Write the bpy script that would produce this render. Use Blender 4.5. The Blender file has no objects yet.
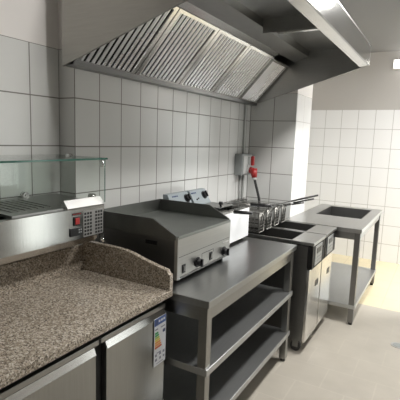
import bpy, bmesh, math, random
from mathutils import Vector, Matrix
random.seed(7)
scn = bpy.context.scene
COL = scn.collection
PI = math.pi

# ------------------------------------------------------------------ materials
def nt_of(name):
    m = bpy.data.materials.new(name); m.use_nodes = True
    nt = m.node_tree
    return m, nt, nt.nodes['Principled BSDF']

def L(nt, a, b): nt.links.new(a, b)

def plain(name, col, rough=.5, metal=0., spec=.5, noise=0., nscale=20.):
    m, nt, b = nt_of(name)
    b.inputs['Base Color'].default_value = (*col, 1)
    b.inputs['Roughness'].default_value = rough
    b.inputs['Metallic'].default_value = metal
    b.inputs['Specular IOR Level'].default_value = spec
    n = nt.nodes.new('ShaderNodeTexNoise'); n.inputs['Scale'].default_value = nscale
    g = nt.nodes.new('ShaderNodeNewGeometry'); L(nt, g.outputs['Position'], n.inputs['Vector'])
    mr = nt.nodes.new('ShaderNodeMapRange')
    mr.inputs['To Min'].default_value = max(0.02, rough - .06); mr.inputs['To Max'].default_value = min(1, rough + .06)
    L(nt, n.outputs['Fac'], mr.inputs['Value']); L(nt, mr.outputs['Result'], b.inputs['Roughness'])
    if noise:
        mx = nt.nodes.new('ShaderNodeMix'); mx.data_type = 'RGBA'
        mx.inputs[6].default_value = (*[c * (1 - noise) for c in col], 1)
        mx.inputs[7].default_value = (*[min(1, c * (1 + noise)) for c in col], 1)
        L(nt, n.outputs['Fac'], mx.inputs[0]); L(nt, mx.outputs[2], b.inputs['Base Color'])
    return m

def steel(name, col=(.5, .5, .49), rough=.3, stretch=(2, 2, 140), bump=.015, rvar=.03):
    """brushed stainless steel, fine grain along one direction"""
    m, nt, b = nt_of(name)
    b.inputs['Metallic'].default_value = 1
    g = nt.nodes.new('ShaderNodeNewGeometry')
    mp = nt.nodes.new('ShaderNodeMapping'); mp.inputs['Scale'].default_value = stretch
    L(nt, g.outputs['Position'], mp.inputs['Vector'])
    n = nt.nodes.new('ShaderNodeTexNoise'); n.inputs['Scale'].default_value = 3; n.inputs['Detail'].default_value = 4
    L(nt, mp.outputs['Vector'], n.inputs['Vector'])
    n2 = nt.nodes.new('ShaderNodeTexNoise'); n2.inputs['Scale'].default_value = 6; n2.inputs['Detail'].default_value = 3
    L(nt, g.outputs['Position'], n2.inputs['Vector'])
    mx = nt.nodes.new('ShaderNodeMix'); mx.data_type = 'RGBA'
    mx.inputs[6].default_value = (*[c * .9 for c in col], 1); mx.inputs[7].default_value = (*[min(1, c * 1.08) for c in col], 1)
    L(nt, n.outputs['Fac'], mx.inputs[0]); L(nt, mx.outputs[2], b.inputs['Base Color'])
    mr = nt.nodes.new('ShaderNodeMapRange')
    mr.inputs['To Min'].default_value = max(.05, rough - rvar); mr.inputs['To Max'].default_value = rough + rvar
    L(nt, n2.outputs['Fac'], mr.inputs['Value']); L(nt, mr.outputs['Result'], b.inputs['Roughness'])
    bp = nt.nodes.new('ShaderNodeBump'); bp.inputs['Strength'].default_value = bump; bp.inputs['Distance'].default_value = .002
    L(nt, n.outputs['Fac'], bp.inputs['Height']); L(nt, bp.outputs['Normal'], b.inputs['Normal'])
    return m

def tiles(name, uax, u0, w, vax, v0, h, tile, tile2, grout, mortar=.0035, offset=0., rough=.18, bump=.25, noise=.0):
    """rectangular tiles laid out in world coordinates"""
    m, nt, b = nt_of(name)
    g = nt.nodes.new('ShaderNodeNewGeometry')
    s = nt.nodes.new('ShaderNodeSeparateXYZ'); L(nt, g.outputs['Position'], s.inputs[0])
    c = nt.nodes.new('ShaderNodeCombineXYZ')
    def off(ax, d, k):
        a = nt.nodes.new('ShaderNodeMath'); a.operation = 'SUBTRACT'; a.inputs[1].default_value = d
        L(nt, s.outputs['XYZ'.index(ax)], a.inputs[0]); L(nt, a.outputs[0], c.inputs[k])
    off(uax, u0 - 40 * w, 0); off(vax, v0 - 40 * h, 1)
    br = nt.nodes.new('ShaderNodeTexBrick')
    br.offset = offset; br.squash = 1; br.offset_frequency = 2
    for k, v in (('Scale', 1), ('Mortar Size', mortar), ('Mortar Smooth', .3), ('Bias', 0), ('Brick Width', w), ('Row Height', h)):
        br.inputs[k].default_value = v
    br.inputs['Color1'].default_value = (*tile, 1); br.inputs['Color2'].default_value = (*tile2, 1); br.inputs['Mortar'].default_value = (*grout, 1)
    L(nt, c.outputs[0], br.inputs['Vector'])
    out = br.outputs['Color']
    if noise:
        n = nt.nodes.new('ShaderNodeTexNoise'); n.inputs['Scale'].default_value = 5; n.inputs['Detail'].default_value = 5
        L(nt, g.outputs['Position'], n.inputs['Vector'])
        mr = nt.nodes.new('ShaderNodeMapRange'); mr.inputs['From Min'].default_value = .3; mr.inputs['From Max'].default_value = .7
        mr.inputs['To Min'].default_value = 1 - noise; mr.inputs['To Max'].default_value = 1
        L(nt, n.outputs['Fac'], mr.inputs['Value'])
        mx = nt.nodes.new('ShaderNodeMix'); mx.data_type = 'RGBA'; mx.blend_type = 'MULTIPLY'; mx.inputs[0].default_value = 1
        L(nt, out, mx.inputs[6]); L(nt, mr.outputs['Result'], mx.inputs[7]); out = mx.outputs[2]
    L(nt, out, b.inputs['Base Color'])
    rr = nt.nodes.new('ShaderNodeMapRange'); rr.inputs['To Min'].default_value = rough; rr.inputs['To Max'].default_value = .8
    L(nt, br.outputs['Fac'], rr.inputs['Value']); L(nt, rr.outputs['Result'], b.inputs['Roughness'])
    inv = nt.nodes.new('ShaderNodeMath'); inv.operation = 'SUBTRACT'; inv.inputs[0].default_value = 1
    L(nt, br.outputs['Fac'], inv.inputs[1])
    bp = nt.nodes.new('ShaderNodeBump'); bp.inputs['Strength'].default_value = bump; bp.inputs['Distance'].default_value = .002
    L(nt, inv.outputs[0], bp.inputs['Height']); L(nt, bp.outputs['Normal'], b.inputs['Normal'])
    return m

def granite(name):
    m, nt, b = nt_of(name)
    g = nt.nodes.new('ShaderNodeNewGeometry')
    n0 = nt.nodes.new('ShaderNodeTexNoise'); n0.inputs['Scale'].default_value = 110; n0.inputs['Detail'].default_value = 3
    L(nt, g.outputs['Position'], n0.inputs['Vector'])
    ad = nt.nodes.new('ShaderNodeVectorMath'); ad.operation = 'MULTIPLY_ADD'
    ad.inputs[1].default_value = (.007, .007, .007)
    L(nt, n0.outputs['Color'], ad.inputs[0]); L(nt, g.outputs['Position'], ad.inputs[2])
    v = nt.nodes.new('ShaderNodeTexVoronoi'); v.inputs['Scale'].default_value = 210
    L(nt, ad.outputs[0], v.inputs['Vector'])
    sp = nt.nodes.new('ShaderNodeSeparateColor'); L(nt, v.outputs['Color'], sp.inputs[0])
    r = nt.nodes.new('ShaderNodeValToRGB'); r.color_ramp.interpolation = 'CONSTANT'
    e = r.color_ramp.elements
    e[0].position = 0; e[0].color = (.115, .095, .075, 1)
    e[1].position = .12; e[1].color = (.20, .17, .135, 1)
    for p_, c_ in ((.30, (.27, .225, .175)), (.52, (.37, .32, .255)), (.74, (.46, .415, .35)), (.9, (.54, .49, .42))):
        x = e.new(p_); x.color = (*c_, 1)
    L(nt, sp.outputs[0], r.inputs[0]); L(nt, r.outputs[0], b.inputs['Base Color'])
    b.inputs['Roughness'].default_value = .2
    return m

def glass(name, tint, edge=False):
    m = bpy.data.materials.new(name); m.use_nodes = True; nt = m.node_tree
    nt.nodes.clear()
    o = nt.nodes.new('ShaderNodeOutputMaterial')
    t = nt.nodes.new('ShaderNodeBsdfTransparent'); t.inputs[0].default_value = (*tint, 1)
    gl = nt.nodes.new('ShaderNodeBsdfGlossy'); gl.inputs['Roughness'].default_value = .02
    fr = nt.nodes.new('ShaderNodeFresnel'); ge = nt.nodes.new('ShaderNodeNewGeometry')
    io = nt.nodes.new('ShaderNodeMapRange'); io.inputs['To Min'].default_value = 1.45; io.inputs['To Max'].default_value = 1/1.45
    L(nt, ge.outputs['Backfacing'], io.inputs['Value']); L(nt, io.outputs['Result'], fr.inputs[0])
    mx = nt.nodes.new('ShaderNodeMixShader')
    L(nt, fr.outputs[0], mx.inputs[0]); L(nt, t.outputs[0], mx.inputs[1]); L(nt, gl.outputs[0], mx.inputs[2])
    L(nt, mx.outputs[0], o.inputs[0])
    return m

def emit(name, col, s):
    m, nt, b = nt_of(name)
    b.inputs['Base Color'].default_value = (*col, 1)
    b.inputs['Emission Color'].default_value = (*col, 1); b.inputs['Emission Strength'].default_value = s
    return m

M = dict(
    steel_top=steel('steel_worktop', (.40, .41, .41), .30, (60, 3, 3)),
    steel_y=steel('steel_brushed_long', (.34, .34, .33), .3, (3, 2, 90)),
    steel_z=steel('steel_brushed_upright', (.34, .34, .325), .3, (70, 70, 2)),
    steel_top2=steel('steel_top_lit', (.50, .50, .49), .32, (60, 3, 3)),  # worktop steel again, lighter: the far wall's reflection is put into the colour
    steel_gf=steel('steel_griddle_front', (.50, .50, .48), .34, (3, 2, 90)),
    steel_shelf=steel('steel_shelf', (.50, .51, .51), .40, (60, 3, 3)),
    steel_dk=steel('steel_dull', (.22, .22, .215), .38, (3, 3, 60)),
    steel_hood=steel('steel_hood', (.34, .335, .31), .33, (3, 3, 40), .02),
    steel_front=steel('steel_hood_front', (.31, .31, .30), .2, (3, 3, 40), .01),
    steel_in=steel('steel_hood_inside', (.36, .36, .35), .36, (3, 3, 40), .02),
    steel_br=steel('steel_bright', (.72, .71, .69), .22, (3, 3, 60)),
    steel_cool=steel('steel_cooler', (.48, .48, .46), .14, (4, 70, 2), .012, .02),
    alu=plain('matt_aluminium', (.48, .48, .47), .5, .6),
    grille=plain('grille_metal', (.30, .30, .29), .5, .5),
    chrome=plain('chrome', (.75, .75, .74), .12, 1),
    filter=plain('filter_steel', (.88, .89, .91), .27, 1, nscale=1.5),
    plate=plain('griddle_plate', (.28, .295, .28), .45, 1, noise=.2, nscale=9),
    guard=plain('griddle_guard', (.17, .175, .165), .45, 1, noise=.12),
    granite=granite('granite'),
    glass=glass('pane_glass', (.965, .985, .973)),
    glass_edge=plain('glass_edge', (.035, .11, .085), .1),
    black=plain('black_plastic', (.012, .012, .013), .35),
    black_mat=plain('black_panel', (.012, .012, .012), .5, 0., .2),
    rubber=plain('black_rubber', (.02, .02, .02), .6),
    dark=plain('dark_inside', (.035, .036, .036), .45, .6),
    tank=plain('fryer_tank_steel', (.13, .13, .125), .45, .9),
    gap=plain('gasket_black', (.01, .01, .01), .7),
    red=plain('red_plastic', (.33, .022, .022), .35),
    grey=plain('grey_plastic', (.30, .32, .32), .45),
    conduit=plain('conduit_grey', (.52, .53, .52), .5),
    cream=plain('display_plastic', (.30, .31, .31), .3),
    panel=plain('control_panel_foil', (.27, .31, .33), .35),
    film=plain('white_film', (.90, .91, .93), .25),
    white=plain('white_enamel', (.82, .82, .80), .3),
    wire_dk=plain('wire_dark', (.14, .14, .135), .4, .8),
    wire=plain('wire_steel', (.36, .355, .335), .42, 1),
    paper=plain('label_paper', (.72, .74, .78), .5),
    blue=plain('label_blue', (.05, .11, .33), .5), navy=plain('label_navy', (.03, .05, .14), .5),
    g1=plain('label_green', (.05, .33, .12), .5), g2=plain('label_lime', (.42, .52, .10), .5), g3=plain('label_yellow', (.75, .58, .08), .5),
    g4=plain('label_orange', (.72, .30, .06), .5), g5=plain('label_red', (.55, .12, .05), .5), ink=plain('label_ink', (.22, .24, .30), .5),
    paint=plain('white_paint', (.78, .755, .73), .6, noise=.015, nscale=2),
    paint_far=plain('darker_paint', (.46, .445, .425), .6, noise=.015, nscale=2),  # darker than the white paint, set by the tone of the upper far wall
    paint_dimmed=plain('dimmed_wall_paint', (.30, .295, .28), .6, noise=.02, nscale=2),  # unseen right wall, darkened in colour so the steel reflects less light
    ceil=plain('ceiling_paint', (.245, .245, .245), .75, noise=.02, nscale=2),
    lamp=emit('lamp_diffuser', (1, .97, .93), 9.),
    day=emit('daylight_sky', (1, .97, .93), 6.),
)
G_L = (.20, .19, .175); T_L = (.68, .685, .67); T_L2 = (.67, .675, .66)
M['tile_left'] = tiles('tiles_left', 'Y', 1.574, .1797, 'Z', 1.492, .2471, T_L, T_L2, G_L)
M['tile_near'] = tiles('tiles_near', 'Y', 1.394, .18, 'Z', 1.492, .2471, T_L, T_L2, G_L)
M['tile_step'] = tiles('tiles_step', 'X', .337, .4, 'Z', 1.492, .2471, T_L, T_L2, G_L)
M['tile_pillar'] = tiles('tiles_pillar', 'X', .577, .235, 'Z', 1.497, .2471, T_L, T_L2, G_L)
M['tile_pside'] = tiles('tiles_pillar_lit_side', 'Y', 4.03, .24, 'Z', 1.497, .2471, (.80, .80, .79), (.79, .79, .78), (.42, .41, .40))  # pillar tiles again, lighter: the bright light on this side is in the colour
M['tile_far'] = tiles('tiles_far', 'X', .509, .216, 'Z', 1.506, .253, (.79, .795, .80), (.78, .785, .79), (.40, .395, .385))
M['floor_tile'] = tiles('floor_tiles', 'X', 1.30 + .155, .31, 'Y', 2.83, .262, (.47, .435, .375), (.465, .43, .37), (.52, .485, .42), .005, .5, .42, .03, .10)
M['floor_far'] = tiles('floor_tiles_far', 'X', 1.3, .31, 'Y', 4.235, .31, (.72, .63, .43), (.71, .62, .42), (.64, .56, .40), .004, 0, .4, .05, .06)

# ------------------------------------------------------------------ mesh helpers
def bm_(): return bmesh.new()

def box(bm, x0, x1, y0, y1, z0, z1, bev=0., mi=0):
    r = bmesh.ops.create_cube(bm, size=1, matrix=Matrix.Translation(((x0+x1)/2, (y0+y1)/2, (z0+z1)/2)) @ Matrix.Diagonal((x1-x0, y1-y0, z1-z0, 1)))
    vs = r['verts']; fs = list({f for v in vs for f in v.link_faces})
    for f in fs: f.material_index = mi
    if bev:
        es = list({e for v in vs for e in v.link_edges})
        bmesh.ops.bevel(bm, geom=es, offset=bev, segments=2, profile=.5, affect='EDGES')
    return vs

def prism(bm, pts, ax, a, b, mi=0, bev=0.):
    """extrude an outline along an axis: ax='y' pts are (x,z); 'x' pts are (y,z); 'z' pts are (x,y)"""
    def P(p, t):
        return {'y': (p[0], t, p[1]), 'x': (t, p[0], p[1]), 'z': (p[0], p[1], t)}[ax]
    A = [bm.verts.new(P(p, a)) for p in pts]; B = [bm.verts.new(P(p, b)) for p in pts]
    n = len(pts); fs = [bm.faces.new(A), bm.faces.new(B[::-1])]
    for i in range(n): fs.append(bm.faces.new((A[i], B[i], B[(i+1) % n], A[(i+1) % n])))
    for f in fs: f.material_index = mi
    bmesh.ops.recalc_face_normals(bm, faces=fs)
    if bev:
        es = list({e for f in fs for e in f.edges})
        bmesh.ops.bevel(bm, geom=es, offset=bev, segments=2, profile=.5, affect='EDGES')

def cyl(bm, p, q, r, r2=None, n=14, mi=0, cap=True):
    p, q = Vector(p), Vector(q); d = q - p
    m = Matrix.Translation((p+q)/2) @ d.to_track_quat('Z', 'Y').to_matrix().to_4x4()
    r_ = bmesh.ops.create_cone(bm, cap_ends=cap, segments=n, radius1=r, radius2=r if r2 is None else r2, depth=d.length, matrix=m)
    for f in {f for v in r_['verts'] for f in v.link_faces}:
        f.material_index = mi
        if len(f.verts) == 4: f.smooth = True

def tube(bm, pts, r, n=8, mi=0):
    pts = [Vector(p) for p in pts]; rings = []
    for i, p in enumerate(pts):
        t = (pts[min(i+1, len(pts)-1)] - pts[max(i-1, 0)]).normalized()
        q = t.to_track_quat('Z', 'Y') if i == 0 else rings[-1][1]
        if i:
            z = q @ Vector((0, 0, 1)); q = z.rotation_difference(t) @ q
        rings.append(([bm.verts.new(p + q @ Vector((r*math.cos(2*PI*k/n), r*math.sin(2*PI*k/n), 0))) for k in range(n)], q))
    fs = []
    for (a, _), (b, _) in zip(rings, rings[1:]):
        for k in range(n): fs.append(bm.faces.new((a[k], a[(k+1) % n], b[(k+1) % n], b[k])))
    fs.append(bm.faces.new(rings[0][0][::-1])); fs.append(bm.faces.new(rings[-1][0]))
    for f in fs: f.material_index = mi; f.smooth = True

def smooth_path(pts, k=6):
    pts = [Vector(p) for p in pts]; out = []
    P = [pts[0]] + pts + [pts[-1]]
    for i in range(1, len(P)-2):
        for j in range(k):
            t = j/k; a, b, c, d = P[i-1], P[i], P[i+1], P[i+2]
            out.append(.5*((2*b)+(c-a)*t+(2*a-5*b+4*c-d)*t*t+(3*b-a-3*c+d)*t**3))
    return out + [pts[-1]]

def obj(name, bm, mats, parent=None):
    me = bpy.data.meshes.new(name); bm.normal_update(); bm.to_mesh(me); bm.free()
    for m in (mats if isinstance(mats, (list, tuple)) else [mats]): me.materials.append(M[m])
    o = bpy.data.objects.new(name, me); COL.objects.link(o)
    if parent:
        o.parent = parent
        pl = parent.location if parent.parent is None else Vector((0, 0, 0))
        if parent.parent is None: me.transform(Matrix.Translation(-pl))
        else: me.transform(Matrix.Translation(-parent.parent.location))
    return o

def tag(o, label, cat, group=None):
    o['label'] = label; o['category'] = cat
    if group: o['group'] = group
    return o

def thing(name, label, cat, loc, group=None):
    o = bpy.data.objects.new(name, None); COL.objects.link(o); o.location = loc; o.empty_display_size = .1
    return tag(o, label, cat, group)

def solo(name, bm, mats, label, cat, group=None):
    """one-mesh thing, origin at its base centre"""
    o = obj(name, bm, mats)
    vs = [v.co for v in o.data.vertices]
    c = Vector(((min(v.x for v in vs)+max(v.x for v in vs))/2, (min(v.y for v in vs)+max(v.y for v in vs))/2, min(v.z for v in vs)))
    o.data.transform(Matrix.Translation(-c)); o.location = c
    return tag(o, label, cat, group)

def struct(name, bm, mats):
    o = obj(name, bm, mats); o['kind'] = 'structure'; return o

def bx(name, mats, parent, *a, bev=0.):
    b = bm_(); box(b, *a, bev=bev); return obj(name, b, mats, parent)

def duptree(root, loc, **props):
    r = root.copy(); COL.objects.link(r); r.location = loc
    for k, v in props.items(): r[k] = v
    for ch in list(root.children):
        c = ch.copy(); COL.objects.link(c); c.parent = r
        for g in list(ch.children):
            d = g.copy(); COL.objects.link(d); d.parent = c
    return r

# ------------------------------------------------------------------ setting
WX, NX, SY = .337, .224, 1.574          # tiled wall, recessed near wall, the step between them
PY, PX, PE = 3.803, .794, 4.27          # pillar front, pillar side, pillar rear
FY, RX, BY, CZ = 6.018, 3.55, -1.6, 2.74
def wall(name, boxes, split, tile):
    b = bm_()
    for (x0, x1, y0, y1) in boxes:
        box(b, x0, x1, y0, y1, 0, split, mi=0); box(b, x0, x1, y0, y1, split, CZ, mi=1)
    return struct(name, b, [tile, 'paint'])
wall('wall_left_near', [(NX-.2, NX, BY, SY)], 1.986, 'tile_near')
b = bm_(); box(b, NX-.2, WX, SY, PY+.3, 0, 1.986); box(b, NX-.2, WX, SY, PY+.3, 1.986, CZ, mi=1)
for f in b.faces:
    if f.material_index == 0 and f.normal.y < -.5: f.material_index = 2
b.normal_update()
for f in b.faces:
    if f.material_index == 0 and f.normal.y < -.5: f.material_index = 2
struct('wall_left', b, ['tile_left', 'paint', 'tile_step'])
b = bm_(); box(b, WX, PX, PY, PE, 0, 1.991); box(b, WX, PX, PY, PE, 1.991, CZ, mi=1); b.normal_update()
for f in b.faces:
    if f.material_index == 0 and f.normal.x > .5: f.material_index = 2
struct('wall_pillar', b, ['tile_pillar', 'paint', 'tile_pside'])
wall('wall_left_far', [(.1, .3, PE-.17, FY)], 2.012, 'tile_near')
b = bm_(); X0_, X1_ = 2.05, 2.95
for (x0, x1) in ((.1, X0_), (X1_, RX+.2)):
    box(b, x0, x1, FY, FY+.2, 0, 2.012); box(b, x0, x1, FY, FY+.2, 2.012, CZ, mi=1)
box(b, X0_, X1_, FY, FY+.2, 2.1, CZ, mi=1)
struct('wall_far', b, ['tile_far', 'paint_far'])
DY0, DY1, DZ = 3.2, 4.0, 2.1             # glazed door in the right wall
b = bm_()
box(b, RX, RX+.2, BY, DY0, 0, CZ); box(b, RX, RX+.2, DY1, FY, 0, CZ); box(b, RX, RX+.2, DY0, DY1, DZ, CZ)
struct('wall_right', b, 'paint_dimmed')
b = bm_(); box(b, NX-.2, RX+.2, BY-.2, BY, 0, CZ); struct('wall_back', b, 'paint')
b = bm_(); box(b, 1.93, RX, 4.18, 4.29, 0, CZ); struct('wall_light_block', b, 'paint_far')  # unseen partition at the floor change, added to block the far lamp
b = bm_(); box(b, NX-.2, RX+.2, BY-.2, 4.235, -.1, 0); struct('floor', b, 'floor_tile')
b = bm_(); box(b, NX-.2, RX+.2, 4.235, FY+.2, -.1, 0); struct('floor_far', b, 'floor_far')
b = bm_(); box(b, NX-.2, RX+.2, BY-.2, FY+.2, CZ, CZ+.1); struct('ceiling', b, 'ceil')
d = struct('door_1', bm_(), 'white')
def mbox(name, m, par, *a, bev=0.):
    o = bx(name, m, par, *a, bev=bev); return o
b = bm_()
for (y0, y1, z0, z1) in ((DY0, DY0+.08, 0, DZ), (DY1-.08, DY1, 0, DZ), (DY0+.08, DY1-.08, DZ-.09, DZ), (DY0+.08, DY1-.08, 0, .03)):
    box(b, RX+.04, RX+.1, y0, y1, z0, z1)
obj('door_frame', b, 'white', d)
mbox('door_pane', 'glass', d, RX+.06, RX+.07, DY0+.08, DY1-.08, .03, DZ-.09)

d = struct('added_door', bm_(), 'white')  # unseen door, added as something bright for the fryer front to reflect
b = bm_()
for (x0, x1, z0, z1) in ((X0_, X0_+.08, 0, 2.1), (X1_-.08, X1_, 0, 2.1), (X0_+.08, X1_-.08, 2.01, 2.1), (X0_+.08, X1_-.08, 0, .12)):
    box(b, x0, x1, FY+.04, FY+.1, z0, z1)
obj('door_frame', b, 'white', d)
mbox('door_pane', 'glass', d, X0_+.08, X1_-.08, FY+.06, FY+.07, .12, 2.01)

# ------------------------------------------------------------------ extractor hood
HY0, HY1 = 1.494, 3.799
HB = lambda x: 1.883 + .307*(x-WX)       # slanting underside
HFX, HTOP = 1.385, 2.352
hood = thing('extractor_hood', 'big stainless steel extractor hood with slatted grease filters hanging above the griddle', 'extractor hood', (WX, (HY0+HY1)/2, 1.88))
prof = [(WX+.002, HB(WX)), (HFX, HB(HFX)), (HFX, HTOP), (WX+.002, HTOP)]
b = bm_(); prism(b, prof, 'y', HY0, HY0+.012); obj('end_panel', b, 'steel_hood', hood)
b = bm_(); prism(b, prof, 'y', HY1-.012, HY1); obj('end_panel', b, 'steel_in', hood)
b = bm_(); box(b, HFX-.012, HFX, HY0+.012, HY1-.012, HB(HFX)-.002, HTOP); obj('front_panel', b, 'steel_front', hood)
b = bm_(); prism(b, [(HFX-.07, HB(HFX)-.018), (HFX-.012, HB(HFX)-.003), (HFX-.012, HB(HFX)+.012), (HFX-.07, HB(HFX)-.004)], 'y', HY0+.012, HY1-.012); obj('front_flange', b, 'steel_br', hood)
b = bm_(); box(b, WX+.002, HFX, HY0, HY1, HTOP, HTOP+.012); obj('top_panel', b, 'steel_in', hood)
b = bm_(); box(b, WX+.002, WX+.014, HY0+.012, HY1-.012, 1.884, HTOP); obj('back_panel', b, 'steel_in', hood)
b = bm_(); prism(b, [(WX+.014, 1.884), (WX+.072, 1.884), (WX+.072, 1.915), (WX+.066, 1.915), (WX+.066, 1.892), (WX+.014, 1.892)], 'y', HY0+.012, HY1-.012); obj('gutter', b, 'steel_dk', hood)
# filter bank: plane from (0.40,1.905) to (0.70,2.24)
A_, B_ = Vector((.392, 0, 1.908)), Vector((.70, 0, 2.243))
dv = (B_-A_).normalized(); nv = Vector((dv.z, 0, -dv.x))          # normal pointing down and out
edges = [1.512, 1.966, 2.426, 2.905, 3.387, 3.78]
for i in range(5):
    y0, y1 = edges[i]+.004, edges[i+1]-.004
    Lf = (B_-A_).length if i < 4 else (B_-A_).length*.97
    b = bm_()
    def slab(ya, yb, s0, s1, t0, t1):
        vs = box(b, 0, 1, 0, 1, 0, 1)
        for v in vs:
            s = s0+(s1-s0)*v.co.x; t = t0+(t1-t0)*v.co.z; y = ya+(yb-ya)*v.co.y
            p = A_ + dv*s + nv*t; v.co = (p.x, y, p.z)
    fr = .028
    slab(y0, y0+fr, 0, Lf, -.02, .012); slab(y1-fr, y1, 0, Lf, -.02, .012)
    slab(y0+fr, y1-fr, 0, .02, -.02, .012); slab(y0+fr, y1-fr, Lf-.02, Lf, -.02, .012)
    f = obj('grease_filter', b, 'steel_br', hood)
    b = bm_(); slab(y0+fr, y1-fr, .02, Lf-.02, -.014, -.009); obj('gap_shade', b, 'gap', f)  # black sheet standing in for the shade between the baffles
    n = 10; p_ = (y1-y0-2*fr)/n
    b = bm_()
    for k in range(n):
        yc = y0+fr+p_*(k+.5)
        # arched baffle, open at both edges
        q = [(-.25, -.006), (-.20, .0), (-.09, .004), (.09, .004), (.20, .0), (.25, -.006)]
        va = []; vb = []
        for (u, t) in q:
            for s, lst in ((.02, va), (Lf-.02, vb)):
                p = A_+dv*s+nv*t; lst.append(b.verts.new((p.x, yc+u*p_, p.z)))
        for j in range(len(q)-1): b.faces.new((va[j], va[j+1], vb[j+1], vb[j]))
    obj('baffle', b, 'filter', f)
# rail above the filters and the sloping inner duct wall
b = bm_(); prism(b, [(.688, 2.262), (.700, 2.236), (.755, 2.262), (.745, 2.285)], 'y', HY0+.012, 3.39); obj('filter_rail', b, 'steel_br', hood)
b = bm_(); prism(b, [(.745, 2.262), (.752, 2.262), (.872, 2.300), (.872, 2.352), (.862, 2.352), (.862, 2.310), (.745, 2.275)], 'y', HY0+.012, HY1-.012); obj('inner_panel', b, 'steel_in', hood)
b = bm_(); box(b, .872, HFX-.012, 2.72, 2.735, 2.262, HTOP); obj('cross_brace', b, 'steel_in', hood)
b = bm_(); box(b, .98, HFX-.07, 2.70, 2.735, 2.250, 2.262); obj('brace_flange', b, 'steel_br', hood)

# ------------------------------------------------------------------ wall socket, plug, conduits
b = bm_(); cyl(b, (WX+.012, 3.66, 1.43), (WX+.012, 3.66, 1.878), .009)
tag(obj('conduit_pipe', b, 'conduit'), 'thin grey conduit running up the tiles from switch box to hood', 'pipe')
b = bm_(); cyl(b, (WX+.012, 3.62, .875), (WX+.012, 3.62, 1.235), .010); cyl(b, (WX+.012, 3.68, .875), (WX+.012, 3.68, 1.235), .008)
tag(obj('conduit_pipe', b, 'conduit'), 'twin grey conduits running down the tiles below the switch box', 'pipe')
sw = thing('switch_box', 'grey electrical switch box on tiled wall in the corner beside pillar', 'switch box', (WX, 3.60, 1.235))
bx('housing', 'grey', sw, WX, .415, 3.50, 3.715, 1.236, 1.43, bev=.006)
bx('cover', 'conduit', sw, .415, .425, 3.515, 3.70, 1.25, 1.416, bev=.003)
bx('socket', 'conduit', sw, .425, .440, 3.58, 3.67, 1.255, 1.330, bev=.006)
bx('switch_lever', 'red', sw, .447, .475, 3.615, 3.65, 1.325, 1.412, bev=.008)
bx('lever_base', 'conduit', sw, .425, .447, 3.60, 3.65, 1.335, 1.405, bev=.003)
pg = thing('power_plug', 'red industrial power plug with black cable in the grey switch box', 'plug', (.47, 3.6, 1.2))
b = bm_(); cyl(b, (.4465, 3.625, 1.282), (.478, 3.61, 1.275), .030, n=18); cyl(b, (.482, 3.61, 1.295), (.500, 3.60, 1.215), .036, .024, n=18); obj('plug_body', b, 'red', pg)
b = bm_(); cyl(b, (.498, 3.60, 1.218), (.505, 3.60, 1.195), .024, .014); obj('plug_collar', b, 'conduit', pg)
b = bm_(); tube(b, smooth_path([(.503, 3.60, 1.2), (.525, 3.60, 1.13), (.55, 3.60, 1.05), (.56, 3.60, 1.0), (.555, 3.60, .925)]), .013); obj('cable', b, 'rubber', pg)

# ------------------------------------------------------------------ refrigerated counter
FR0, FR1 = .20, 1.522
fg = thing('refrigerated_counter', 'stainless steel refrigerated counter with doors under the granite worktop', 'fridge', (.6, (FR0+FR1)/2, 0))
bx('body', 'steel_dk', fg, .24, .925, FR0, FR1, .12, .836)
b = bm_(); box(b, .925, .962, FR0, FR1, .782, .803, bev=.002); obj('top_rail', b, 'steel_y', fg)
b = bm_(); box(b, .925, .94, FR0, FR1, .12, .783); box(b, .925, .945, FR0, FR1, .8035, .8365); obj('gasket_and_recess_shade', b, 'gap', fg)  # door gasket; upper strip is the recess shade under the granite, painted black
for y in (.664, 1.098): bx('rail_joint', 'gap', fg, .962, .9635, y-.006, y+.006, .7825, .8025)
for (y0, y1) in ((.24, .640), (.690, 1.074), (1.130, 1.516)):
    b = bm_(); prism(b, [(.942, .125), (.965, .125), (.965, .752), (.955, .775), (.942, .775)], 'y', y0, y1, bev=.0015); dr = obj('door', b, 'steel_z', fg)
    b = bm_(); prism(b, [(.9555, .7762), (.9665, .7525), (.9685, .7525), (.958, .7785), (.944, .7785), (.944, .7762)], 'y', y0+.002, y1-.002); obj('door_handle', b, 'steel_br', dr)
for x in (.32, .88):
    for y in (.26, 1.46):
        b = bm_(); cyl(b, (x, y, 0), (x, y, .03), .026); cyl(b, (x, y, .03), (x, y, .12), .018); obj('foot', b, 'chrome', fg)

# energy label on the right hand door
el = thing('energy_label', 'white energy label with green to orange arrows stuck on fridge door edge', 'label', (.968, 1.474, .53))
bx('sheet', 'paper', el, .9688, .9696, 1.430, 1.520, .530, .757)
bx('header', 'blue', el, .9696, .9699, 1.431, 1.519, .722, .756)
bx('flag', 'navy', el, .9699, .9702, 1.436, 1.457, .726, .752)
b = bm_()
for k in range(3): box(b, .9699, .9702, 1.462+k*.018, 1.474+k*.018, .734, .744)
obj('header_text', b, 'paper', el)
bx('maker_text', 'ink', el, .9696, .9699, 1.436, 1.458, .702, .708); bx('model_text', 'ink', el, .9696, .9699, 1.480, 1.512, .702, .707)
for k, c in enumerate(('g1', 'g1', 'g2', 'g3', 'g4', 'g4', 'g5')):
    zt = .692-k*.0115; ln = .022+.0045*k
    b = bm_(); prism(b, [(1.436, zt), (1.436+ln, zt), (1.436+ln+.005, zt-.0048), (1.436+ln, zt-.0096), (1.436, zt-.0096)], 'x', .9696, .9699); obj('rating_bar', b, c, el)
b = bm_(); prism(b, [(1.515, .690), (1.499, .690), (1.493, .682), (1.499, .674), (1.515, .674)], 'x', .9696, .9699); obj('rating_arrow', b, 'navy', el)
b = bm_()
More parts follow.
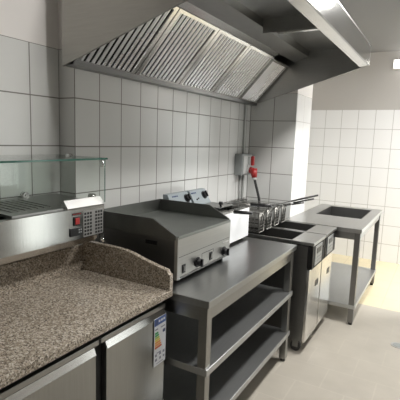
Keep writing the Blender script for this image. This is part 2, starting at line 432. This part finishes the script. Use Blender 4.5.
for (y, z, w, h) in ((1.452, .588, .03, .004), (1.440, .575, .012, .012), (1.470, .575, .014, .012), (1.498, .575, .014, .012), (1.44, .553, .014, .012), (1.472, .553, .012, .012), (1.50, .553, .012, .010), (1.45, .538, .05, .003)):
    box(b, .9696, .9699, y, y+w, z, z+h)
obj('pictogram', b, 'ink', el)

# ------------------------------------------------------------------ granite worktop
gw = thing('granite_worktop', 'speckled beige granite worktop with curved side upstand beside the griddle', 'worktop', (.6, .9, .838))
GY0, GY1 = .15, 1.536
bx('slab', 'granite', gw, .45, .993, GY0, GY1, .838, .870, bev=.004)
bx('rear_upstand', 'granite', gw, .236, .45, GY0, GY1, .838, 1.0, bev=.003)
pts = [(.452, .870), (.992, .870), (.992, .945)]
for k in range(1, 7):
    a = k/6; pts.append((.992-.018*math.sin(a*PI/2)-.0*a, .945+.018*(1-math.cos(a*PI/2))))
cur = [(.93, .971), (.88, .982), (.83, .993), (.78, 1.008), (.73, 1.017), (.67, 1.021), (.60, 1.022), (.50, 1.022), (.452, 1.022)]
b = bm_(); prism(b, pts+cur, 'y', GY1-.026, GY1, bev=.002); obj('side_upstand', b, 'granite', gw)

# ------------------------------------------------------------------ refrigerated topping unit with glass
CX0, CX1, CY0, CY1 = .245, .588, -.05, 1.522
tc = thing('topping_cooler', 'stainless steel countertop topping cooler with glass guard on rear granite ledge', 'cooler', (.4, .8, 1.0))
# body as a front, an end, a rear and a tray so that the wells stay open
b = bm_(); box(b, CX1-.03, CX1, CY0, CY1, 1.077, 1.222, bev=.002); box(b, CX0, CX1-.03, CY1-.20, CY1, 1.077, 1.222, bev=.001); box(b, CX0, CX0+.03, CY0, CY1-.20, 1.077, 1.222); box(b, CX0+.03, CX1-.03, CY0, CY1-.20, 1.077, 1.085)
obj('body', b, 'steel_cool', tc)
b = bm_(); prism(b, [(CX0+.02, 1.042), (CX1-.034, 1.042), (CX1-.010, 1.076), (CX0+.02, 1.076)], 'y', CY0, CY1-.03); obj('base_pan', b, 'steel_br', tc)
for (x, y) in ((.40, 1.46), (.29, 1.46), (.40, .05), (.29, .05)):
    b = bm_(); cyl(b, (x, y, 1.0005), (x, y, 1.042), .016, .02); obj('foot', b, 'chrome', tc)
b = bm_(); cyl(b, (.585, 1.505, 1.052), (.600, 1.505, 1.045), .010); obj('drain_spout', b, 'chrome', tc)
# lid over the wells, low handle rail, machine end cover
b = bm_(); prism(b, [(CX0+.012, 1.2225), (CX1-.01, 1.2225), (CX1-.01, 1.232), (CX0+.012, 1.245)], 'y', 1.02, CY1-.01); lid = obj('lid', b, 'steel_y', tc)
for k in range(7):
    yk = 1.06+k*.032
    b = bm_(); prism(b, [(.30+k*.0, 1.2435), (.52, 1.2345), (.52, 1.2375), (.30, 1.2465)], 'y', yk, yk+.006); obj('lid_rib', b, 'steel_y', lid)
b = bm_(); prism(b, [(.548, 1.236), (.566, 1.262), (.570, 1.262), (.596, 1.228), (.592, 1.222)], 'y', 1.285, 1.512); obj('lid_handle', b, 'alu', tc)
for k in range(3):
    y0 = .05+k*.32
    b = bm_(); box(b, .285, .55, y0, y0+.30, 1.09, 1.10); box(b, .285, .29, y0, y0+.30, 1.10, 1.215); box(b, .545, .55, y0, y0+.30, 1.10, 1.215); box(b, .29, .545, y0, y0+.005, 1.10, 1.215); box(b, .29, .545, y0+.295, y0+.30, 1.10, 1.215)
    obj('food_pan', b, 'steel_dk', tc)
# ventilation grille: dark holes with a slightly proud frame
gr = bx('grille', 'grille', tc, CX1, CX1+.0015, 1.383, 1.512, 1.083, 1.205)
for cols in ((0, 1, 2), (4, 5, 6)):
    b = bm_()
    for r in range(7):
        for c in cols:
            y = 1.388+c*.0175; z = 1.089+r*.0163
            box(b, CX1+.0014, CX1+.0022, y, y+.0125, z, z+.0105)
    v_ = obj('vent_holes', b, 'gap', gr); v_['kind'] = 'stuff'
sg = bx('controller', 'black', tc, CX1, CX1+.006, 1.300, 1.373, 1.098, 1.136, bev=.002)
b = bm_(); box(b, CX1+.006, CX1+.0066, 1.308, 1.340, 1.106, 1.129); obj('display', b, 'dark', sg)
b = bm_()
for (y, z) in ((1.349, 1.11), (1.36, 1.11), (1.349, 1.122), (1.36, 1.122)): box(b, CX1+.006, CX1+.007, y, y+.006, z, z+.006)
obj('button', b, 'grey', sg)
s2 = bx('power_switch', 'black', tc, CX1, CX1+.004, 1.322, 1.360, 1.146, 1.186, bev=.001)
bx('rocker', 'red', s2, CX1+.004, CX1+.009, 1.328, 1.354, 1.151, 1.181, bev=.002)
nb = bx('name_badge', 'black', tc, CX1, CX1+.0012, 1.315, 1.372, 1.193, 1.203)
b = bm_()
for k in range(6): box(b, CX1+.0012, CX1+.0016, 1.319+k*.0085, 1.324+k*.0085, 1.196, 1.200)
obj('badge_text', b, 'red', nb)
# glass: wall side pane, top pane, end panes
def pane(x0, x1, y0, y1, z0, z1, thin):
    b = bm_(); box(b, x0, x1, y0, y1, z0, z1); b.normal_update()
    for f in b.faces:
        if abs(f.normal['xyz'.index(thin)]) < .5 and f.normal.x > -.5 and thin != 'x': f.material_index = 1
    return obj('glass_pane', b, ['glass', 'glass_edge'], tc)
pane(CX0+.005, CX0+.011, CY0, CY1-.01, 1.25, 1.441, 'x')
pane(CX0+.005, CX1+.022, CY0, CY1, 1.441, 1.449, 'z')
pane(CX0+.013, CX1+.012, CY1-.012, CY1-.006, 1.236, 1.441, 'y')
pane(CX0+.013, CX1+.012, CY0+.004, CY0+.010, 1.236, 1.441, 'y')
def clamp(c, ax):
    b = bm_(); d_ = Vector({'x': (1, 0, 0), 'y': (0, 1, 0), 'z': (0, 0, 1)}[ax])
    c = Vector(c); cyl(b, c-d_*.012, c+d_*.012, .017, n=18); cyl(b, c+d_*.012, c+d_*.016, .006); cyl(b, c-d_*.016, c-d_*.012, .006)
    obj('glass_clamp', b, 'chrome', tc)
clamp((CX0+.010, 1.325, 1.253), 'x'); clamp((.515, CY1-.009, 1.253), 'y'); clamp((CX0+.012, .5, 1.253), 'x')
clamp((.36, CY1-.009, 1.441), 'y'); 
b = bm_(); cyl(b, (.582, CY1-.009, 1.405), (.582, CY1-.009, 1.440), .009); cyl(b, (.582, CY1-.02, 1.415), (.582, CY1+.002, 1.415), .011); obj('glass_clamp', b, 'chrome', tc)

# ------------------------------------------------------------------ steel work table in the middle
def work_table(label, x0, x1, y0, y1, zt, shelves, leg, inset, top='steel_top', legm='steel_z', apron=.07, cut=None, mids=True):
    t = thing('work_table', label, 'table', ((x0+x1)/2, (y0+y1)/2, 0))
    b = bm_()
    if cut:
        cx0, cx1, cy0, cy1 = cut
        for a in ((x0, x1, y0, cy0), (x0, x1, cy1, y1), (x0, cx0, cy0, cy1), (cx1, x1, cy0, cy1)): box(b, *a, zt-.035, zt)
    else: box(b, x0, x1, y0, y1, zt-.034, zt, bev=.003)
    obj('tabletop', b, top, t)
    b = bm_(); a0 = zt-.035-apron; i = inset+.006
    box(b, x0+i, x1-i, y0+i, y0+i+.012, a0, zt-.036); box(b, x0+i, x1-i, y1-i-.012, y1-i, a0, zt-.036)
    box(b, x1-i-.012, x1-i, y0+i+.012, y1-i-.012, a0, zt-.036); box(b, x0+i, x0+i+.012, y0+i+.012, y1-i-.012, a0, zt-.036)
    obj('apron', b, 'steel_y', t)
    for (lx, sx) in ((x0+inset, 1), (x1-inset, -1)):
        for (ly, sy) in ((y0+inset, 1), (y1-inset, -1)):
            b = bm_(); box(b, min(lx, lx+sx*leg), max(lx, lx+sx*leg), min(ly, ly+sy*leg), max(ly, ly+sy*leg), .022, zt-.036, bev=.002)
            lg = obj('leg', b, legm, t)
            b = bm_(); cyl(b, (lx+sx*leg/2, ly+sy*leg/2, 0), (lx+sx*leg/2, ly+sy*leg/2, .022), leg*.36); obj('foot', b, 'rubber', lg)
    for zs in shelves:
        b = bm_(); i = inset+.003; box(b, x0+i, x1-i+.012, y0+i-.006, y1-i+.006, zs-.034, zs, bev=.003)
        obj('shelf', b, 'steel_shelf', t)
    return t
work_table('long stainless steel work table with two undershelves carrying the griddle', .42, 1.178, 1.545, 2.80, .85, (.52, .225), .045, .014)

# ------------------------------------------------------------------ electric griddle
gd = thing('electric_griddle', 'electric countertop griddle with dark steel plate and raised splash guard', 'griddle', (.68, 1.94, .85))
X0, X1, Y0, Y1 = .42, .94, 1.645, 2.225
bx('body', 'steel_dk', gd, X0+.02, X1-.02, Y0+.03, Y1-.03, .870, 1.070)
bx('front_panel', 'steel_gf', gd, X1-.02, X1, Y0+.004, Y1-.004, .868, 1.082, bev=.003)
bx('plate', 'plate', gd, X0+.008, X1+.001, Y0+.008, Y1-.008, 1.0705, 1.086, bev=.002)
gp = [(X0, 1.068), (X1-.012, 1.068), (X1-.012, 1.090), (.792, 1.158), (X0, 1.158)]
b = bm_(); prism(b, gp, 'y', Y0, Y0+.008); prism(b, gp, 'y', Y1-.008, Y1); box(b, X0, X0+.008, Y0+.008, Y1-.008, 1.068, 1.158); obj('splash_guard', b, 'guard', gd)
for (x, y) in ((.47, 1.70), (.90, 1.70), (.47, 2.17), (.90, 2.17)):
    b = bm_(); cyl(b, (x, y, .8505), (x, y, .870), .02); obj('foot', b, 'rubber', gd)
def knob(par, c, r=.024, ln=.026, nrm=(1, 0, 0)):
    c = Vector(c); n = Vector(nrm).normalized(); b = bm_()
    cyl(b, c, c+n*.005, r*1.15, n=22); cyl(b, c+n*.005, c+n*ln, r*.92, r*.8, n=18)
    up = n.orthogonal().normalized()
    m = Matrix.Translation(c+n*(ln+.004)) @ n.to_track_quat('X', 'Z').to_matrix().to_4x4()
    bmesh.ops.create_cube(b, size=1, matrix=m @ Matrix.Diagonal((.012, r*.42, r*1.7, 1)))
    k = obj('knob', b, 'black', par)
    return k
knob(gd, (X1, 1.837, .918)); knob(gd, (X1, 2.141, .910))
for (y, z) in ((1.706, .916), (1.985, .918)):
    s_ = bx('power_switch', 'black', gd, X1, X1+.004, y-.014, y+.014, z-.022, z+.022, bev=.001)
    bx('rocker', 'steel_dk', s_, X1+.004, X1+.007, y-.008, y+.008, z-.012, z+.012, bev=.001)
b = bm_()
for a in ((1.885, 2.015, .950, .953), (1.885, 1.888, .905, .950), (2.012, 2.015, .935, .950)): box(b, X1, X1+.0006, *a)
obj('scale_print', b, 'black', gd)
bx('name_plate', 'steel_br', gd, X1, X1+.002, 2.120, 2.190, .960, .968)
b = bm_(); box(b, X1, X1+.0006, 1.66, 2.21, .980, .982); obj('panel_seam', b, 'dark', gd)
b = bm_(); prism(b, [(.73, 1.02), (.80, 1.02), (.80, 1.04), (.73, 1.04)], 'y', Y0+.024, Y0+.032); obj('carry_handle', b, 'black', gd)
b = bm_(); box(b, X1-.004, X1+.004, Y0+.03, Y1-.03, .872, .882, bev=.002); obj('drip_drawer', b, 'steel_dk', gd)

# ------------------------------------------------------------------ countertop double fryer behind the griddle
tf = thing('countertop_fryer', 'double countertop fryer with knobs on two control heads behind the griddle', 'fryer', (.6, 2.52, .85))
TX0, TX1, TY0, TY1, TT = .41, .822, 2.27, 2.77, 1.078
b = bm_()
box(b, TX1-.012, TX1-.004, TY0, TY1, .868, TT); box(b, TX0, TX0+.012, TY0, TY1, .868, TT); box(b, TX0+.012, TX1-.012, TY0, TY0+.012, .868, TT); box(b, TX0+.012, TX1-.012, TY1-.012, TY1, .868, TT); box(b, TX0+.012, TX1-.012, TY0+.012, TY1-.012, .868, .88)
box(b, TX1-.05, TX1-.012, TY0+.012, TY1-.012, TT-.012, TT)
obj('body', b, 'steel_br', tf)
b = bm_(); box(b, TX1-.0039, TX1, TY0+.004, TY1-.004, .872, TT-.002, bev=.001); obj('front_panel', b, 'film', tf)
for (x, y) in ((.45, 2.31), (.78, 2.31), (.45, 2.73), (.78, 2.73)):
    b = bm_(); cyl(b, (x, y, .8505), (x, y, .868), .018); obj('foot', b, 'rubber', tf)
for k, (y0, y1) in enumerate(((2.285, 2.515), (2.525, 2.755))):
    b = bm_(); box(b, .53, .77, y0+.01, y1-.01, .89, .90); box(b, .53, .535, y0+.01, y1-.01, .9, TT+.002); box(b, .765, .77, y0+.01, y1-.01, .9, TT+.002); box(b, .535, .765, y0+.01, y0+.015, .9, TT+.002); box(b, .535, .765, y1-.015, y1-.01, .9, TT+.002)
    obj('tank', b, 'steel_dk', tf)
    b = bm_(); prism(b, [(.42, 1.08), (.52, 1.08), (.505, 1.098), (.455, 1.184), (.42, 1.184)], 'y', y0-.03 if k == 0 else y0+.004, y1-.012 if k == 0 else y1, bev=.003); hd = obj('control_head', b, 'panel', tf)
    n_ = Vector((.086, 0, .05)).normalized()
    yk = y1-.055
    knob(hd, (.480, yk, 1.143), .026, .022, n_)
    b = bm_()
    for (dy, s_) in ((-.12, .0), (-.10, .006)):
        q = Vector((.492, yk+dy, 1.122+s_)); cyl(b, q, q+n_*.004, .006, n=10)
    obj('pilot_light', b, 'black', hd)
    b = bm_(); 
    q = Vector((.460, 0, 1.176))
    for j in range(4):
        m = Matrix.Translation((.4665, y0+.018+j*.018, 1.166)) @ n_.to_track_quat('X', 'Z').to_matrix().to_4x4()
        bmesh.ops.create_cube(b, size=1, matrix=m @ Matrix.Diagonal((.002, .012, .009, 1)))
    obj('print', b, 'navy', hd)
def lid_thing(label, y0, y1, hy, hx):
    t = thing('cover_plate', label, 'lid', (.65, (y0+y1)/2, TT+.003))
    b = bm_(); box(b, .525, .70, y0, y1, TT+.0035, TT+.011, bev=.002); obj('plate', b, 'steel_y', t)
    b = bm_(); cyl(b, (hx, hy, TT+.011), (hx, hy, TT+.025), .008); cyl(b, (hx, hy, TT+.025), (hx, hy, TT+.045), .017, .014); obj('lid_knob', b, 'black', t)
lid_thing('steel lid with black knob on the far tank of countertop fryer', 2.532, 2.750, 2.60, .675)

def mini_basket(label, y, xg0, xg1, zg, zb):
    t = thing('countertop_fryer_basket', label, 'basket', (.66, y, .93), 'baskets of the countertop fryer')
    b = bm_()
    x0, x1, y0, y1, z0, z1 = .545, .755, y-.08, y+.08, .93, 1.068
    wires(b, x0, x1, y0, y1, z0, z1, 9, 7, 6)
    obj('wire_cage', b, 'wire', t)
    b = bm_()
    for s_ in (-.022, .022): tube(b, [(x1, y+s_, z1-.01), (x1, y+s_, zb), (xg0-.06, y+s_*.6, zg), (xg0+.01, y+s_*.2, zg)], .0035, 6)
    obj('handle_wire', b, 'wire', t)
    b = bm_(); cyl(b, (xg0, y, zg), (xg1, y, zg+.006), .012, .010); obj('grip', b, 'black', t)
def wires(b, x0, x1, y0, y1, z0, z1, nx, ny, nz, r=.0014, R=.003, taper=.012):
    def seg(p, q, rr=r): cyl(b, p, q, rr, n=4, cap=False)
    i = taper
    for k in range(nx+1):
        t = k/nx; xb = x0+i+(x1-x0-2*i)*t; xt = x0+(x1-x0)*t
        seg((xb, y0+i, z0), (xt, y0, z1)); seg((xb, y1-i, z0), (xt, y1, z1)); seg((xb, y0+i, z0), (xb, y1-i, z0))
    for k in range(ny+1):
        t = k/ny; yb = y0+i+(y1-y0-2*i)*t; yt = y0+(y1-y0)*t
        seg((x0+i, yb, z0), (x0, yt, z1)); seg((x1-i, yb, z0), (x1, yt, z1)); seg((x0+i, yb, z0), (x1-i, yb, z0))
    for k in range(nz+1):
        t = k/nz; e = i*(1-t); z = z0+(z1-z0)*t; rr = R if k == nz else r
        a = [(x0+e, y0+e, z), (x1-e, y0+e, z), (x1-e, y1-e, z), (x0+e, y1-e, z)]
        for j in range(4): seg(a[j], a[(j+1) % 4], rr)
mini_basket('black handled fryer basket in the near tank of countertop fryer', 2.40, .875, 1.0, 1.100, 1.085)
mini_basket('black handled fryer basket in the far tank of countertop fryer', 2.64, .885, 1.035, 1.121, 1.09)

# ------------------------------------------------------------------ two floor fryers
def floor_fryer(label, y0, y1):
    t = thing('floor_fryer', label, 'fryer', (.86, (y0+y1)/2, 0), 'free standing deep fryers')
    x0, xs, x1, zt = .40, 1.10, 1.268, .85
    b = bm_()
    box(b, x0, x0+.05, y0, y1, zt-.03, zt); box(b, x0+.05, xs, y0, y0+.018, zt-.03, zt); box(b, x0+.05, xs, y1-.018, y1, zt-.03, zt)
    box(b, xs, x1, y0, y1, zt-.022, zt, bev=.003)
    obj('top_rim', b, 'steel_top2', t)
    b = bm_(); box(b, x0, x0+.03, y0, y1, zt, 1.012, bev=.003); obj('rear_panel', b, 'steel_dk', t)
    b = bm_(); a, c = y0+.018, y1-.018
    box(b, x0+.05, xs, a, c, .60, .61); box(b, x0+.05, x0+.06, a, c, .61, zt-.004); box(b, xs-.01, xs, a, c, .61, zt-.004); box(b, x0+.06, xs-.01, a, a+.006, .61, zt-.004); box(b, x0+.06, xs-.01, c-.006, c, .61, zt-.004)
    obj('tank', b, 'tank', t)
    b = bm_(); box(b, x0, 1.225, y0, y0+.014, .10, zt-.031); box(b, x0, 1.225, y1-.014, y1, .10, zt-.031); box(b, x0, x0+.012, y0+.014, y1-.014, .10, zt-.031); box(b, x0+.012, 1.225, y0+.014, y1-.014, .10, .115); box(b, 1.105, 1.225, y0+.014, y1-.014, .655, zt-.031)
    obj('cabinet', b, 'steel_dk', t)
    b = bm_(); box(b, 1.226, 1.262, y0, y1, .655, zt-.023, bev=.003); cp = obj('control_panel', b, 'black_mat', t)
    b = bm_(); box(b, 1.262, 1.266, y0+.06, y1-.10, .672, .815, bev=.001); obj('panel_foil', b, 'cream', cp)
    b = bm_(); box(b, 1.266, 1.268, y0+.10, y1-.13, .755, .795); obj('display', b, 'black', cp)
    b = bm_()
    for k in range(4): box(b, 1.266, 1.268, y0+.072+k*.045, y0+.10+k*.045, .722, .732); box(b, 1.266, 1.268, y0+.072+k*.045, y0+.10+k*.045, .696, .704)
    obj('button', b, 'grey', cp)
    b = bm_(); cyl(b, (1.262, y1-.06, .772), (1.269, y1-.06, .772), .008); obj('indicator', b, 'black', cp)
    b = bm_(); box(b, 1.226, 1.246, y0+.004, y1-.004, .095, .648, bev=.002); dr = obj('door', b, 'steel_br', t)
    b = bm_(); box(b, 1.246, 1.248, y0+.20, y0+.275, .475, .520); obj('door_handle', b, 'black', dr)
    for x in (.46, 1.17):
        for y in (y0+.05, y1-.05):
            b = bm_(); cyl(b, (x, y-.014, .04), (x, y+.014, .04), .039, n=20); w_ = obj('castor', b, 'rubber', t)
            b = bm_(); box(b, x-.02, x+.02, y-.02, y-.015, .035, .1); box(b, x-.02, x+.02, y+.015, y+.02, .035, .1); box(b, x-.02, x+.02, y-.02, y+.02, .09, .1); obj('fork', b, 'steel_dk', w_)
    return t
floor_fryer('floor standing steel deep fryer with dark side panel next to long work table', 2.915, 3.262)
floor_fryer('floor standing steel deep fryer between the other fryer and sink table', 3.276, 3.625)

def fry_basket(label, y, tip, lead):
    t = thing('fryer_basket', label, 'basket', (.66, y, .852), 'wire baskets on the floor fryers')
    x0, x1, y0, y1, z0, z1 = .475, .825, y-.05, y+.05, .858, 1.008
    b = bm_(); wires(b, x0, x1, y0, y1, z0, z1, 10, 5, 7, .0011, .003, .006); obj('wire_cage', b, 'wire', t)
    b = bm_(); tube(b, [(x1+.003, y0, z0), (x1+.003, y0, z1), (x1+.003, y1, z1), (x1+.003, y1, z0), (x1+.003, y0, z0)], .0042, 6)
    for k in range(1, 5): cyl(b, (x1+.003, y0+.02*k, z0), (x1+.003, y0+.02*k, z1), .0028, n=5)
    for k in range(1, 6): cyl(b, (x1+.003, y0, z0+.025*k), (x1+.003, y1, z0+.025*k), .0022, n=5)
    obj('front_frame', b, 'wire', t)
    b = bm_(); tp = Vector(tip); p0 = Vector((.89, y, lead))
    for s_ in (-.02, .02):
        tube(b, [(x1, y+s_, z0+.03), (x1+.012, y+s_, z1-.02), (x1+.03, y+s_, z1+.01), (p0.x, y+s_*.5, p0.z), p0.lerp(tp, .6)+Vector((0, s_*.22, 0)), tp.lerp(p0, .06)+Vector((0, s_*.2, 0))], .0026, 6)
    obj('handle_wire', b, 'wire_dk', t)
    b = bm_(); cyl(b, p0.lerp(tp, .45), tp, .0065, n=10); obj('grip', b, 'black', t)
    b = bm_()
    for s_ in (-.035, .035): tube(b, [(x0, y+s_, z1), (x0-.02, y+s_, z1+.012), (.415, y+s_, z1+.011), (.396, y+s_, z1+.008), (.394, y+s_, z1-.03)], .003, 6)
    obj('hook', b, 'wire', t)
fry_basket('wire fryer basket nearest to the long work table with handle raised', 3.005, (1.245, 3.005, 1.184), 1.067)
fry_basket('second wire fryer basket from the long work table', 3.165, (1.175, 3.165, 1.134), 1.048)
fry_basket('third wire fryer basket from the long work table', 3.345, (1.03, 3.345, 1.068), 1.026)
fry_basket('wire fryer basket nearest to the tiled pillar with short handle', 3.515, (1.0, 3.515, 1.045), 1.018)
# ------------------------------------------------------------------ sink table on the right
st = work_table('stainless steel table with sunken basin and low shelf by the far wall', .80, 1.466, 3.648, 4.945, .85, (.18,), .045, .012, apron=.06, cut=(.935, 1.375, 4.19, 4.84), top='steel_top2', legm='steel_dk')  # legs in darker steel: their dim reflections are put into the colour
b = bm_()
box(b, .937, 1.373, 4.192, 4.838, .665, .672); 
box(b, .937, .943, 4.192, 4.838, .672, .849); box(b, 1.367, 1.373, 4.192, 4.838, .672, .849); box(b, .943, 1.367, 4.192, 4.198, .672, .849); box(b, .943, 1.367, 4.832, 4.838, .672, .849)
obj('basin', b, 'steel_dk', st)
b = bm_(); cyl(b, (1.02, 4.52, .6725), (1.02, 4.52, .676), .04, n=20); obj('basin_drain', b, 'dark', st)

# ------------------------------------------------------------------ small things
dr = thing('floor_drain', 'small round metal drain cover in beige floor right of fryers', 'drain', (1.83, 3.49, 0))
b = bm_(); cyl(b, (1.83, 3.49, .0005), (1.83, 3.49, .004), .05, n=28); obj('ring', b, 'alu', dr)
b = bm_(); cyl(b, (1.83, 3.49, .004), (1.83, 3.49, .0055), .034, n=24); obj('grate', b, 'grey', dr)
wl = thing('wall_light', 'small light fitting high on far wall at right edge', 'lamp', (1.51, FY, 2.52))
bx('housing', 'white', wl, 1.31, 1.71, FY-.03, FY-.0005, 2.515, 2.635, bev=.004)
bx('diffuser', 'lamp', wl, 1.335, 1.685, FY-.07, FY-.0301, 2.535, 2.615, bev=.012)
def ceiling_lamp(label, x, y, lx, ly, power, col=(1, .98, .95)):
    t = thing('ceiling_lamp', label, 'lamp', (x, y, CZ-.08), 'ceiling lamps')
    bx('housing', 'white', t, x-lx/2, x+lx/2, y-ly/2, y+ly/2, CZ-.05, CZ-.0005, bev=.004)
    bx('diffuser', 'lamp', t, x-lx/2+.02, x+lx/2-.02, y-ly/2+.02, y+ly/2-.02, CZ-.075, CZ-.0505, bev=.01)
    ld = bpy.data.lights.new('lamp_light', 'AREA'); ld.shape = 'RECTANGLE'; ld.size = lx; ld.size_y = ly; ld.energy = power; ld.color = col
    lo = bpy.data.objects.new('lamp_light', ld); COL.objects.link(lo); lo.parent = t; lo.location = (0, 0, -.01)
ceiling_lamp('long ceiling lamp over the far end of kitchen', 3.1, 5.2, .3, 1.2, 92, (1, .995, .99))
ceiling_lamp('long ceiling lamp over the middle of kitchen', 1.86, 3.1, .2, .8, 56)
t = thing('globe_lamp', 'round globe ceiling lamp in front of hood corner', 'lamp', (1.8, 1.5, CZ-.12))
b = bm_(); cyl(b, (1.8, 1.5, CZ-.03), (1.8, 1.5, CZ-.0005), .07, n=24); obj('ceiling_plate', b, 'white', t)
b = bm_(); bmesh.ops.create_uvsphere(b, u_segments=24, v_segments=14, radius=.06, matrix=Matrix.Translation((1.8, 1.5, CZ-.09)))
for f in b.faces: f.smooth = True
obj('globe', b, 'lamp', t)
ld = bpy.data.lights.new('globe_light', 'POINT'); ld.energy = 70; ld.color = (1, .975, .94); ld.shadow_soft_size = .065
lo = bpy.data.objects.new('globe_light', ld); COL.objects.link(lo); lo.parent = t; lo.location = (0, 0, -.04)

# daylight through the right-hand glazed door
ld = bpy.data.lights.new('door_light', 'AREA'); ld.shape = 'RECTANGLE'; ld.size = .7; ld.size_y = 2.05; ld.energy = 9.5; ld.color = (1, .97, .93)
lo = bpy.data.objects.new('door_light', ld); COL.objects.link(lo); lo.location = (RX+.3, (DY0+DY1)/2, 1.04); lo.rotation_euler = (PI/2, 0, PI/2)
ld = bpy.data.lights.new('door_light', 'AREA'); ld.shape = 'RECTANGLE'; ld.size = .8; ld.size_y = 1.9; ld.energy = 16; ld.color = (1, .98, .95)  # added light behind the unseen far door, for the fryer front's reflection
lo = bpy.data.objects.new('door_light', ld); COL.objects.link(lo); lo.location = ((X0_+X1_)/2, FY+.3, 1.08); lo.rotation_euler = (-PI/2, 0, 0)
w = bpy.data.worlds.new('World'); scn.world = w; w.use_nodes = True
w.node_tree.nodes['Background'].inputs[0].default_value = (.85, .92, 1, 1); w.node_tree.nodes['Background'].inputs[1].default_value = .7

# ------------------------------------------------------------------ camera
cam = bpy.data.cameras.new('camera'); co = bpy.data.objects.new('camera', cam); COL.objects.link(co)
R_ = ((.863290616563826, .5035534304572359, .03410651004718674), (.10170100689249978, -.107369047388233, -.9890039397595924), (-.4943543431081605, .8572664873524996, -.14390258202133158))
right, down, fwd = Vector(R_[0]), Vector(R_[1]), Vector(R_[2])
m = Matrix((right, -down, -fwd)).transposed().to_4x4(); m.translation = (2.0043980504781014, 0, 1.553615495513353)
co.matrix_world = m
cam.sensor_fit = 'HORIZONTAL'; cam.sensor_width = 36; cam.lens = 420/400*36; cam.clip_start = .02
scn.camera = co
scn.view_settings.view_transform = 'Standard'; scn.view_settings.look = 'None'
scn.view_settings.exposure = 0; scn.view_settings.gamma = 1; scn.view_settings.use_curve_mapping = False
scn.cycles.max_bounces = 10; scn.cycles.glossy_bounces = 5; scn.cycles.diffuse_bounces = 5; scn.cycles.transparent_max_bounces = 16
scn.cycles.caustics_reflective = True
